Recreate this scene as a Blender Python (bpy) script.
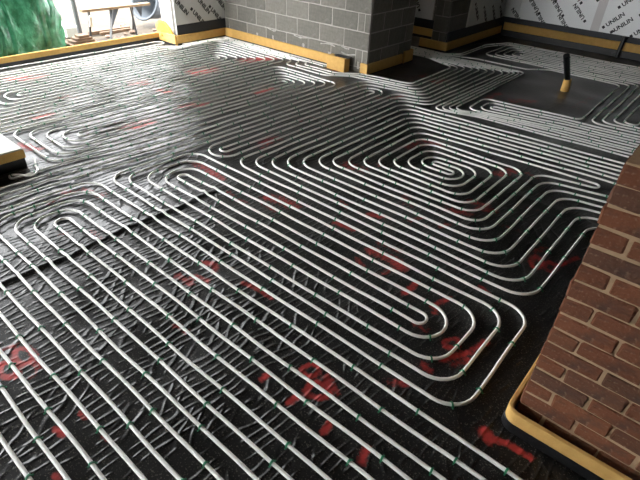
import bpy, math, random
import numpy as np
from mathutils import Matrix, Vector
for _o in list(bpy.data.objects): bpy.data.objects.remove(_o)
SC = bpy.context.scene; COL = SC.collection
random.seed(7); RNG = np.random.default_rng(7)
S = 0.1                      # everything below is written in decimetres (pipe spacing = 1), built in metres

# ------------------------------------------------------------------ camera
cd = bpy.data.cameras.new('camera'); cam = bpy.data.objects.new('camera', cd); COL.objects.link(cam)
cd.sensor_fit = 'HORIZONTAL'; cd.sensor_width = 36; cd.lens = 482.998 / 640 * 36; cd.clip_start = 0.05; cd.clip_end = 300
YAW, PITCH, ROLL, HGT = -0.686083, 0.609357, -0.046176, 18.35
_f = Vector((math.sin(YAW)*math.cos(PITCH), math.cos(YAW)*math.cos(PITCH), -math.sin(PITCH)))
_r = Vector((math.cos(YAW), -math.sin(YAW), 0)); _d = _f.cross(_r)
_r2 = math.cos(ROLL)*_r + math.sin(ROLL)*_d; _d2 = -math.sin(ROLL)*_r + math.cos(ROLL)*_d
cam.matrix_world = Matrix(((_r2.x, -_d2.x, -_f.x, 0), (_r2.y, -_d2.y, -_f.y, 0), (_r2.z, -_d2.z, -_f.z, HGT*S), (0, 0, 0, 1)))
SC.camera = cam

# ------------------------------------------------------------------ view, sky, sun
SC.view_settings.view_transform = 'Standard'; SC.view_settings.look = 'None'
SC.view_settings.exposure = 1.8; SC.view_settings.gamma = 1; SC.view_settings.use_curve_mapping = False
W = bpy.data.worlds.new('sky'); SC.world = W; W.use_nodes = True
_n = W.node_tree.nodes; _n.clear()
_bg = _n.new('ShaderNodeBackground'); _wo = _n.new('ShaderNodeOutputWorld')
_bg.inputs[0].default_value = (0.97, 0.98, 1.0, 1); _bg.inputs[1].default_value = 4.0
W.node_tree.links.new(_bg.outputs[0], _wo.inputs[0])
sd = bpy.data.lights.new('sun', 'SUN'); sd.energy = 2.0; sd.angle = 0.03; sd.color = (1, .95, .86)
sun = bpy.data.objects.new('sun', sd); COL.objects.link(sun)
sun.rotation_euler = Vector((-0.12, -0.85, 1.25)).to_track_quat('Z', 'Y').to_euler(); sun.location = (-9, 0, 8)

# ------------------------------------------------------------------ helpers
def tag(o, label=None, cat=None, group=None, kind=None):
    if label: o['label'] = label
    if cat: o['category'] = cat
    if group: o['group'] = group
    if kind: o['kind'] = kind
    return o
def link(o, parent=None):
    COL.objects.link(o)
    if parent is not None: o.parent = parent
    return o
def data(name, V, F, m, smooth=False):
    me = bpy.data.meshes.new(name)
    me.from_pydata([(v[0]*S, v[1]*S, v[2]*S) for v in V], [], F); me.validate()
    if m is not None: me.materials.append(m)
    if smooth: me.polygons.foreach_set('use_smooth', [True]*len(me.polygons))
    me.update(); return me
def obj(name, me, parent=None, loc=(0, 0, 0), rot=(0, 0, 0)):
    o = bpy.data.objects.new(name, me); link(o, parent)
    o.location = (loc[0]*S, loc[1]*S, loc[2]*S); o.rotation_euler = rot; return o
def empty(name, loc, rz=0):
    o = bpy.data.objects.new(name, None); link(o); o.location = (loc[0]*S, loc[1]*S, loc[2]*S); o.rotation_euler = (0, 0, rz)
    o.empty_display_size = .05; return o
class MB:
    def __init__(s): s.V = []; s.F = []
    def add(s, V, F):
        b = len(s.V); s.V += [tuple(v) for v in V]; s.F += [[i+b for i in f] for f in F]; return s
    def box(s, x0, x1, y0, y1, z0, z1, c=0.0):
        if c <= 0:
            V = [(x, y, z) for z in (z0, z1) for y in (y0, y1) for x in (x0, x1)]
            return s.add(V, [(0,2,3,1),(4,5,7,6),(0,1,5,4),(2,6,7,3),(0,4,6,2),(1,3,7,5)])
        V = []; idx = {}
        X, Y, Z = (x0, x1), (y0, y1), (z0, z1)
        for i in (0, 1):
            for j in (0, 1):
                for k in (0, 1):
                    sx, sy, sz = (c if i == 0 else -c), (c if j == 0 else -c), (c if k == 0 else -c)
                    idx[i,j,k,0] = len(V); V.append((X[i], Y[j]+sy, Z[k]+sz))
                    idx[i,j,k,1] = len(V); V.append((X[i]+sx, Y[j], Z[k]+sz))
                    idx[i,j,k,2] = len(V); V.append((X[i]+sx, Y[j]+sy, Z[k]))
        F = []
        for a in (0, 1):
            F.append([idx[a,j,k,0] for j, k in ((0,0),(1,0),(1,1),(0,1))][::1 if a else -1])
            F.append([idx[j,a,k,1] for j, k in ((0,0),(1,0),(1,1),(0,1))][::-1 if a else 1])
            F.append([idx[j,k,a,2] for j, k in ((0,0),(1,0),(1,1),(0,1))][::1 if a else -1])
            for b in (0, 1):
                F.append([idx[0,a,b,1], idx[1,a,b,1], idx[1,a,b,2], idx[0,a,b,2]])
                F.append([idx[a,0,b,0], idx[a,1,b,0], idx[a,1,b,2], idx[a,0,b,2]])
                F.append([idx[a,b,0,0], idx[a,b,1,0], idx[a,b,1,1], idx[a,b,0,1]])
                for q in (0, 1): pass
        for i in (0, 1):
            for j in (0, 1):
                for k in (0, 1): F.append([idx[i,j,k,0], idx[i,j,k,1], idx[i,j,k,2]])
        return s.add(V, F)
    def bar(s, p, q, w, h=None, n=4, r1=None):
        """prism from p to q: n=4 a rectangular bar w x h, otherwise a round bar of radius w (w -> r1)"""
        p, q = Vector(p), Vector(q); d = (q-p).normalized()
        a = d.cross(Vector((0, 0, 1)));
        if a.length < 1e-3: a = Vector((1, 0, 0))
        a.normalize(); b = a.cross(d).normalized()
        if n == 4:
            h = h or w; ring = [(-w/2, -h/2), (w/2, -h/2), (w/2, h/2), (-w/2, h/2)]; rings = (ring, ring)
        else:
            rr = (w, w if r1 is None else r1)
            rings = tuple([(r*math.cos(2*math.pi*i/n), r*math.sin(2*math.pi*i/n)) for i in range(n)] for r in rr)
        V = [c + a*x + b*y for c, ring in ((p, rings[0]), (q, rings[1])) for x, y in ring]
        F = [(i, (i+1) % n, n+(i+1) % n, n+i) for i in range(n)] + [tuple(range(n))[::-1], tuple(range(n, 2*n))]
        return s.add(V, F)
    def build(s, name, m, parent=None, loc=(0, 0, 0), rot=(0, 0, 0), smooth=False):
        import bmesh
        me = data(name, s.V, s.F, m, smooth)
        bm = bmesh.new(); bm.from_mesh(me); bmesh.ops.recalc_face_normals(bm, faces=bm.faces); bm.to_mesh(me); bm.free()
        return obj(name, me, parent, loc, rot)

# ------------------------------------------------------------------ materials
def mat(name, col, rough=.6, metal=0.0, spec=.5, noise=None, bump=None, randv=0.0, extra=None):
    """noise=(scale, amount, colour2)  bump=(scale, strength)  randv: per-object value variation"""
    m = bpy.data.materials.new(name); m.use_nodes = True; nt = m.node_tree; N = nt.nodes; L = nt.links
    p = N['Principled BSDF']; p.inputs['Base Color'].default_value = (*col, 1); p.inputs['Roughness'].default_value = rough
    p.inputs['Metallic'].default_value = metal; p.inputs['Specular IOR Level'].default_value = spec
    tc = N.new('ShaderNodeTexCoord'); cur = None
    if noise:
        t = N.new('ShaderNodeTexNoise'); t.inputs['Scale'].default_value = noise[0]; t.inputs['Detail'].default_value = 6
        L.new(tc.outputs['Object'], t.inputs['Vector'])
        mr = N.new('ShaderNodeMapRange'); mr.inputs[1].default_value = .35; mr.inputs[2].default_value = .7; mr.inputs[4].default_value = noise[1]
        L.new(t.outputs[0], mr.inputs[0])
        mx = N.new('ShaderNodeMix'); mx.data_type = 'RGBA'; mx.inputs[6].default_value = (*col, 1); mx.inputs[7].default_value = (*noise[2], 1)
        L.new(mr.outputs[0], mx.inputs[0]); cur = mx.outputs[2]
    if randv:
        oi = N.new('ShaderNodeObjectInfo'); hs = N.new('ShaderNodeHueSaturation')
        a = N.new('ShaderNodeMapRange'); a.inputs[3].default_value = 1-randv; a.inputs[4].default_value = 1+randv
        L.new(oi.outputs['Random'], a.inputs[0]); L.new(a.outputs[0], hs.inputs['Value'])
        if cur is not None: L.new(cur, hs.inputs['Color'])
        else: hs.inputs['Color'].default_value = (*col, 1)
        cur = hs.outputs[0]
    if cur is not None: L.new(cur, p.inputs['Base Color'])
    if bump:
        t2 = N.new('ShaderNodeTexNoise'); t2.inputs['Scale'].default_value = bump[0]; t2.inputs['Detail'].default_value = 5
        L.new(tc.outputs['Object'], t2.inputs['Vector'])
        b = N.new('ShaderNodeBump'); b.inputs['Strength'].default_value = bump[1]; b.inputs['Distance'].default_value = .01
        L.new(t2.outputs[0], b.inputs['Height']); L.new(b.outputs[0], p.inputs['Normal'])
    if extra: extra(nt, p, tc, cur)
    return m

def membrane_material():
    m = bpy.data.materials.new('black polythene membrane'); m.use_nodes = True; nt = m.node_tree; N = nt.nodes; L = nt.links
    p = N['Principled BSDF']; tc = N.new('ShaderNodeTexCoord')
    def math_(op, a, b=None, clamp=False):
        n = N.new('ShaderNodeMath'); n.operation = op; n.use_clamp = clamp
        for i, x in enumerate((a, b)):
            if x is None: continue
            if isinstance(x, (int, float)): n.inputs[i].default_value = x
            else: L.new(x, n.inputs[i])
        return n.outputs[0]
    def mapped(sc, rot=0):
        mp = N.new('ShaderNodeMapping'); mp.inputs['Scale'].default_value = sc; mp.inputs['Rotation'].default_value = (0, 0, rot)
        L.new(tc.outputs['Object'], mp.inputs['Vector']); return mp.outputs[0]
    def noise(vec, sc, det=4, kind='FBM', dist=0.0):
        t = N.new('ShaderNodeTexNoise'); t.noise_type = kind; t.inputs['Scale'].default_value = sc; t.inputs['Detail'].default_value = det
        t.inputs['Distortion'].default_value = dist; L.new(vec, t.inputs['Vector']); return t.outputs[0]
    ob = tc.outputs['Object']
    at = N.new('ShaderNodeAttribute'); at.attribute_name = 'paint'
    da = N.new('ShaderNodeAttribute'); da.attribute_name = 'dust_glare'
    cr = N.new('ShaderNodeAttribute'); cr.attribute_name = 'crease'
    # sprayed red marks: coverage broken up by speckle
    sp = noise(ob, 55, 5); sp2 = noise(ob, 9, 3)
    cov = math_('ADD', at.outputs['Fac'], math_('MULTIPLY', math_('SUBTRACT', sp, .5), 1.2))
    cov = math_('ADD', cov, math_('MULTIPLY', math_('SUBTRACT', sp2, .5), 1.0))
    mr = N.new('ShaderNodeMapRange'); mr.inputs[1].default_value = .34; mr.inputs[2].default_value = .98; L.new(cov, mr.inputs[0])
    gate = math_('MULTIPLY', at.outputs['Fac'], 4.0, True)
    covf = math_('MULTIPLY', mr.outputs[0], gate); covf = math_('MULTIPLY', covf, .92)
    # dust, plus a beige lift painted in for glare at the far left
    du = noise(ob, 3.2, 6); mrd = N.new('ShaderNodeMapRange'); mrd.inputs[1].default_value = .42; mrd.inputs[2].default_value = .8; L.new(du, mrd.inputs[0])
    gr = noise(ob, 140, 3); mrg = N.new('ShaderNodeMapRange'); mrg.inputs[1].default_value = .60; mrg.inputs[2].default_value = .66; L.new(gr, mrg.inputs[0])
    dust_glare = math_('ADD', math_('MULTIPLY', da.outputs['Fac'], math_('ADD', math_('MULTIPLY', mrd.outputs[0], .55), .45)), math_('MULTIPLY', mrg.outputs[0], .5))
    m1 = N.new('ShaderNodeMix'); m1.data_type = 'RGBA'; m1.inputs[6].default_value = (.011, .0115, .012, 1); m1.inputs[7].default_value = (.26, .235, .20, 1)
    L.new(dust_glare, m1.inputs[0])
    m2 = N.new('ShaderNodeMix'); m2.data_type = 'RGBA'; m2.inputs[7].default_value = (.54, .05, .045, 1)
    L.new(m1.outputs[2], m2.inputs[6]); L.new(covf, m2.inputs[0]); L.new(m2.outputs[2], p.inputs['Base Color'])
    rr = N.new('ShaderNodeMapRange'); rr.inputs[3].default_value = .24; rr.inputs[4].default_value = .40; L.new(du, rr.inputs[0]); 
    rg = math_('ADD', rr.outputs[0], math_('MULTIPLY', covf, .2)); L.new(rg, p.inputs['Roughness'])
    p.inputs['Specular IOR Level'].default_value = .30
    # creases (along the B direction, where the sheet is rucked up between pipes) and small puckers
    def wave(rot, sc, dist, stretch=1.0):
        w = N.new('ShaderNodeTexWave'); w.wave_type = 'BANDS'; w.bands_direction = 'X'; w.inputs['Scale'].default_value = sc
        w.inputs['Distortion'].default_value = dist; w.inputs['Detail'].default_value = 2; w.inputs['Detail Scale'].default_value = .55
        L.new(mapped((1, stretch, 1), rot), w.inputs['Vector']); return w.outputs['Fac']
    def band(x, lo, hi):
        m_ = N.new('ShaderNodeMapRange'); m_.inputs[1].default_value = lo; m_.inputs[2].default_value = hi; L.new(x, m_.inputs[0]); return m_.outputs[0]
    w1 = math_('POWER', wave(.15, 7.0, 9.0, .6), 5.0); w1 = math_('MULTIPLY', w1, band(noise(mapped((7, 9, 1)), 1.0, 2), .42, .60))
    w2 = math_('POWER', wave(-.55, 4.5, 13.0, .9), 6.0); w2 = math_('MULTIPLY', w2, band(noise(mapped((5, 4, 1), 1.0), 1.0, 2), .48, .62))
    r1 = math_('MULTIPLY', math_('ADD', w1, w2), cr.outputs['Fac'])
    r2 = noise(mapped((13, 5, 1), .3), 1.0, 4, 'RIDGED_MULTIFRACTAL', 1.0)
    h = math_('ADD', math_('MULTIPLY', r1, 1.1), math_('MULTIPLY', r2, .05))
    h = math_('ADD', h, math_('MULTIPLY', noise(ob, 34, 5), math_('ADD', math_('MULTIPLY', cr.outputs['Fac'], .10), .02)))
    b = N.new('ShaderNodeBump'); b.inputs['Strength'].default_value = .9; b.inputs['Distance'].default_value = .014
    L.new(h, b.inputs['Height']); L.new(b.outputs[0], p.inputs['Normal'])
    return m

def brick_extra(nt, p, tc, cur):
    N, L = nt.nodes, nt.links
    oi = N.new('ShaderNodeObjectInfo'); r = N.new('ShaderNodeValToRGB'); e = r.color_ramp.elements
    e[0].color = (.105, .043, .021, 1); e[1].color = (.18, .061, .026, 1); e[1].position = .55
    for pos, c in ((.25, (.148, .053, .024, 1)), (.75, (.205, .074, .031, 1)), (.93, (.118, .05, .027, 1))):
        k = e.new(pos); k.color = c
    L.new(oi.outputs['Random'], r.inputs[0])
    def nz(sc, lo, hi):
        t = N.new('ShaderNodeTexNoise'); t.inputs['Scale'].default_value = sc; t.inputs['Detail'].default_value = 6
        L.new(tc.outputs['Object'], t.inputs['Vector'])
        m = N.new('ShaderNodeMapRange'); m.inputs[1].default_value = lo; m.inputs[2].default_value = hi; L.new(t.outputs[0], m.inputs[0]); return m.outputs[0]
    mx = N.new('ShaderNodeMix'); mx.data_type = 'RGBA'; mx.inputs[7].default_value = (.06, .035, .026, 1)
    f = N.new('ShaderNodeMath'); f.operation = 'MULTIPLY'; f.inputs[1].default_value = .7; L.new(nz(13, .5, .72), f.inputs[0])
    L.new(f.outputs[0], mx.inputs[0]); L.new(r.outputs[0], mx.inputs[6])
    m2 = N.new('ShaderNodeMix'); m2.data_type = 'RGBA'; m2.inputs[7].default_value = (.36, .24, .16, 1)
    f2 = N.new('ShaderNodeMath'); f2.operation = 'MULTIPLY'; f2.inputs[1].default_value = .45; L.new(nz(60, .58, .75), f2.inputs[0])
    L.new(f2.outputs[0], m2.inputs[0]); L.new(mx.outputs[2], m2.inputs[6]); L.new(m2.outputs[2], p.inputs['Base Color'])

def foil_extra(nt, p, tc, cur):
    N, L = nt.nodes, nt.links       # fine scrim grid in the foil facing
    w = []
    for ax in ('X', 'Y', 'Z'):
        t = N.new('ShaderNodeTexWave'); t.wave_type = 'BANDS'; t.bands_direction = ax; t.inputs['Scale'].default_value = 26
        t.inputs['Distortion'].default_value = .4; L.new(tc.outputs['Object'], t.inputs['Vector']); w.append(t.outputs[1])
    a = N.new('ShaderNodeMath'); a.operation = 'MAXIMUM'; L.new(w[0], a.inputs[0]); L.new(w[2], a.inputs[1])
    a2 = N.new('ShaderNodeMath'); a2.operation = 'MAXIMUM'; L.new(a.outputs[0], a2.inputs[0]); L.new(w[1], a2.inputs[1])
    mr = N.new('ShaderNodeMapRange'); mr.inputs[1].default_value = .93; mr.inputs[2].default_value = 1.0; L.new(a2.outputs[0], mr.inputs[0])
    t = N.new('ShaderNodeTexNoise'); t.inputs['Scale'].default_value = 4; t.inputs['Detail'].default_value = 5; L.new(tc.outputs['Object'], t.inputs['Vector'])
    mx = N.new('ShaderNodeMix'); mx.data_type = 'RGBA'; mx.inputs[6].default_value = (.70, .71, .70, 1); mx.inputs[7].default_value = (.52, .53, .53, 1)
    f = N.new('ShaderNodeMath'); f.operation = 'MULTIPLY'; f.inputs[1].default_value = .6; L.new(mr.outputs[0], f.inputs[0])
    L.new(f.outputs[0], mx.inputs[0]); L.new(mx.outputs[2], p.inputs['Base Color'])
    b = N.new('ShaderNodeBump'); b.inputs['Strength'].default_value = .25; b.inputs['Distance'].default_value = .01
    L.new(t.outputs[0], b.inputs['Height']); L.new(b.outputs[0], p.inputs['Normal'])

def block_extra(nt, p, tc, cur):
    N, L = nt.nodes, nt.links       # dense aggregate block: pitted, with a few pale mortar smears
    t = N.new('ShaderNodeTexNoise'); t.inputs['Scale'].default_value = 5; t.inputs['Detail'].default_value = 8; t.inputs['Roughness'].default_value = .7
    L.new(tc.outputs['Object'], t.inputs['Vector'])
    mr = N.new('ShaderNodeMapRange'); mr.inputs[1].default_value = .6; mr.inputs[2].default_value = .8; mr.inputs[4].default_value = .35; L.new(t.outputs[0], mr.inputs[0])
    mx = N.new('ShaderNodeMix'); mx.data_type = 'RGBA'; mx.inputs[7].default_value = (.42, .40, .37, 1)
    L.new(mr.outputs[0], mx.inputs[0]); L.new(cur, mx.inputs[6]); L.new(mx.outputs[2], p.inputs['Base Color'])

M = dict(
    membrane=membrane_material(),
    lap=mat('black membrane upstand', (.010, .010, .011), .42, bump=(22, .5)),
    dpc=mat('black damp course', (.016, .019, .024), .5, bump=(16, .3)),
    pipe=mat('white heating pipe', (.88, .88, .83), .4, noise=(6, .3, (.74, .70, .61))),
    clip=mat('green pipe clip', (.02, .20, .09), .45),
    foam=mat('yellow insulation foam', (.66, .40, .12), .85, noise=(18, .45, (.50, .28, .07)), bump=(110, .5)),
    foamtop=mat('pale insulation facing', (.55, .52, .45), .6, noise=(8, .4, (.55, .50, .42)), bump=(40, .2)),
    block=mat('grey concrete block', (.185, .176, .15), .92, noise=(26, .6, (.115, .11, .095)), bump=(70, .8), randv=.16, extra=block_extra),
    mortar=mat('grey block mortar', (.42, .395, .35), .95, noise=(12, .5, (.27, .255, .235)), bump=(50, .7)),
    splash=mat('pale mortar smear', (.46, .44, .40), .95, noise=(14, .7, (.26, .25, .23)), bump=(40, .8)),
    brick=mat('red facing brick', (.2, .06, .03), .9, bump=(75, .9), extra=brick_extra),
    brickmortar=mat('buff lime mortar', (.44, .30, .18), .95, noise=(22, .5, (.32, .215, .125)), bump=(60, .8)),
    foil=mat('silver foil facing', (.6, .61, .62), .45, .4, extra=foil_extra),
    print=mat('black print', (.012, .012, .014), .6),
    tape=mat('grey foil tape', (.50, .48, .47), .45, .4),
    plaster=mat('grey wall lining', (.13, .125, .115), .9, noise=(5, .4, (.10, .095, .09))),
    ceil=mat('ceiling board', (.17, .16, .15), .9, noise=(5, .4, (.13, .12, .11))),
    sand=mat('pale sandy ground', (.075, .058, .036), .95, noise=(4, .9, (.04, .029, .019)), bump=(20, .9)),
    timber=mat('pale sawn timber', (.26, .18, .105), .8, noise=(12, .5, (.19, .12, .065)), bump=(30, .3)),
    oldtimber=mat('weathered timber', (.20, .13, .08), .9, noise=(9, .7, (.09, .055, .035)), bump=(30, .6)),
    steel=mat('galvanised steel', (.10, .105, .11), .5, .3, noise=(12, .4, (.06, .06, .06))),
    green=mat('green plastic sheet', (.006, .11, .040), .32, noise=(9, .9, (.08, .33, .18)), bump=(22, 1.0)),
    greyplastic=mat('blue grey plastic', (.055, .068, .085), .55, noise=(7, .5, (.04, .05, .062))),
    pvc=mat('white frame plastic', (.80, .80, .78), .4, noise=(3, .2, (.7, .7, .67))),
    concrete=mat('pale concrete', (.62, .60, .56), .9, noise=(9, .5, (.48, .46, .42)), bump=(30, .6)),
    blackpipe=mat('black plastic pipe', (.012, .013, .014), .38),
    rubble=mat('brown stone rubble', (.30, .20, .15), .95, noise=(14, .7, (.17, .11, .085)), bump=(30, .8), randv=.35),
)

# ------------------------------------------------------------------ path helpers
def fillet(P, R, closed=False, seg=7):
    """round the corners of a plan polyline; R is one radius or one per corner"""
    P = [Vector((p[0], p[1])) for p in P]; out = [P[0]]
    for i in range(1, len(P)-1):
        a, b, c = P[i-1], P[i], P[i+1]; d1 = (a-b); d2 = (c-b); l1, l2 = d1.length, d2.length
        if l1 < 1e-6 or l2 < 1e-6: continue
        d1 /= l1; d2 /= l2; ang = math.acos(max(-1, min(1, d1.dot(d2))))
        if ang > 3.08: out.append(b); continue
        r = R[i] if isinstance(R, (list, tuple)) else R
        t = min(r/math.tan(ang/2), l1*(.499 if i > 1 else .95), l2*(.499 if i < len(P)-2 else .95)); r = t*math.tan(ang/2)
        cen = b + (d1+d2).normalized()*(r/math.sin(ang/2))
        p0, p1 = b+d1*t, b+d2*t; a0 = math.atan2(p0.y-cen.y, p0.x-cen.x); a1 = math.atan2(p1.y-cen.y, p1.x-cen.x)
        da = (a1-a0+math.pi) % (2*math.pi) - math.pi
        for k in range(seg+1):
            t_ = a0+da*k/seg; out.append(Vector((cen.x+r*math.cos(t_), cen.y+r*math.sin(t_))))
    out.append(P[-1])
    res = [out[0]]
    for p in out[1:]:
        if (p-res[-1]).length > 1e-3: res.append(p)
    return res
def normals2(P):
    N = []
    for i in range(len(P)):
        a = P[max(i-1, 0)]; b = P[min(i+1, len(P)-1)]; d = (b-a).normalized(); N.append(Vector((-d.y, d.x)))
    return N
def sweep_strip(mb, P, off0, off1, z0, z1, c=.03):
    """upright band along plan path P, from lateral offset off0 to off1 (left of travel is +)"""
    N = []
    for i in range(len(P)):
        if 0 < i < len(P)-1:
            d1 = (P[i]-P[i-1]).normalized(); d2 = (P[i+1]-P[i]).normalized()
            n = Vector((-d1.y-d2.y, d1.x+d2.x)).normalized(); n /= max(.4, n.dot(Vector((-d1.y, d1.x))))
        else:
            d = (P[1]-P[0]) if i == 0 else (P[-1]-P[-2]); d = d.normalized(); n = Vector((-d.y, d.x))
        N.append(n)
    V = []; lo, hi = off0, off1; s = c if hi > lo else -c
    prof = [(lo, z0), (hi, z0), (hi, z1-c), (hi-s, z1), (lo+s, z1), (lo, z1-c)]
    for p, n in zip(P, N):
        for o, z in prof: V.append((p.x+n.x*o, p.y+n.y*o, z))
    k = 6; F = []
    for i in range(len(P)-1):
        for j in range(k): F.append((i*k+j, i*k+(j+1) % k, (i+1)*k+(j+1) % k, (i+1)*k+j))
    F += [tuple(range(k)), tuple(range((len(P)-1)*k, len(P)*k))[::-1]]
    mb.add(V, F)
def densify(P, step):
    out = [P[0]]
    for a, b in zip(P, P[1:]):
        n = max(1, int((b-a).length/step))
        for k in range(1, n+1): out.append(a.lerp(b, k/n))
    return out

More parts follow.
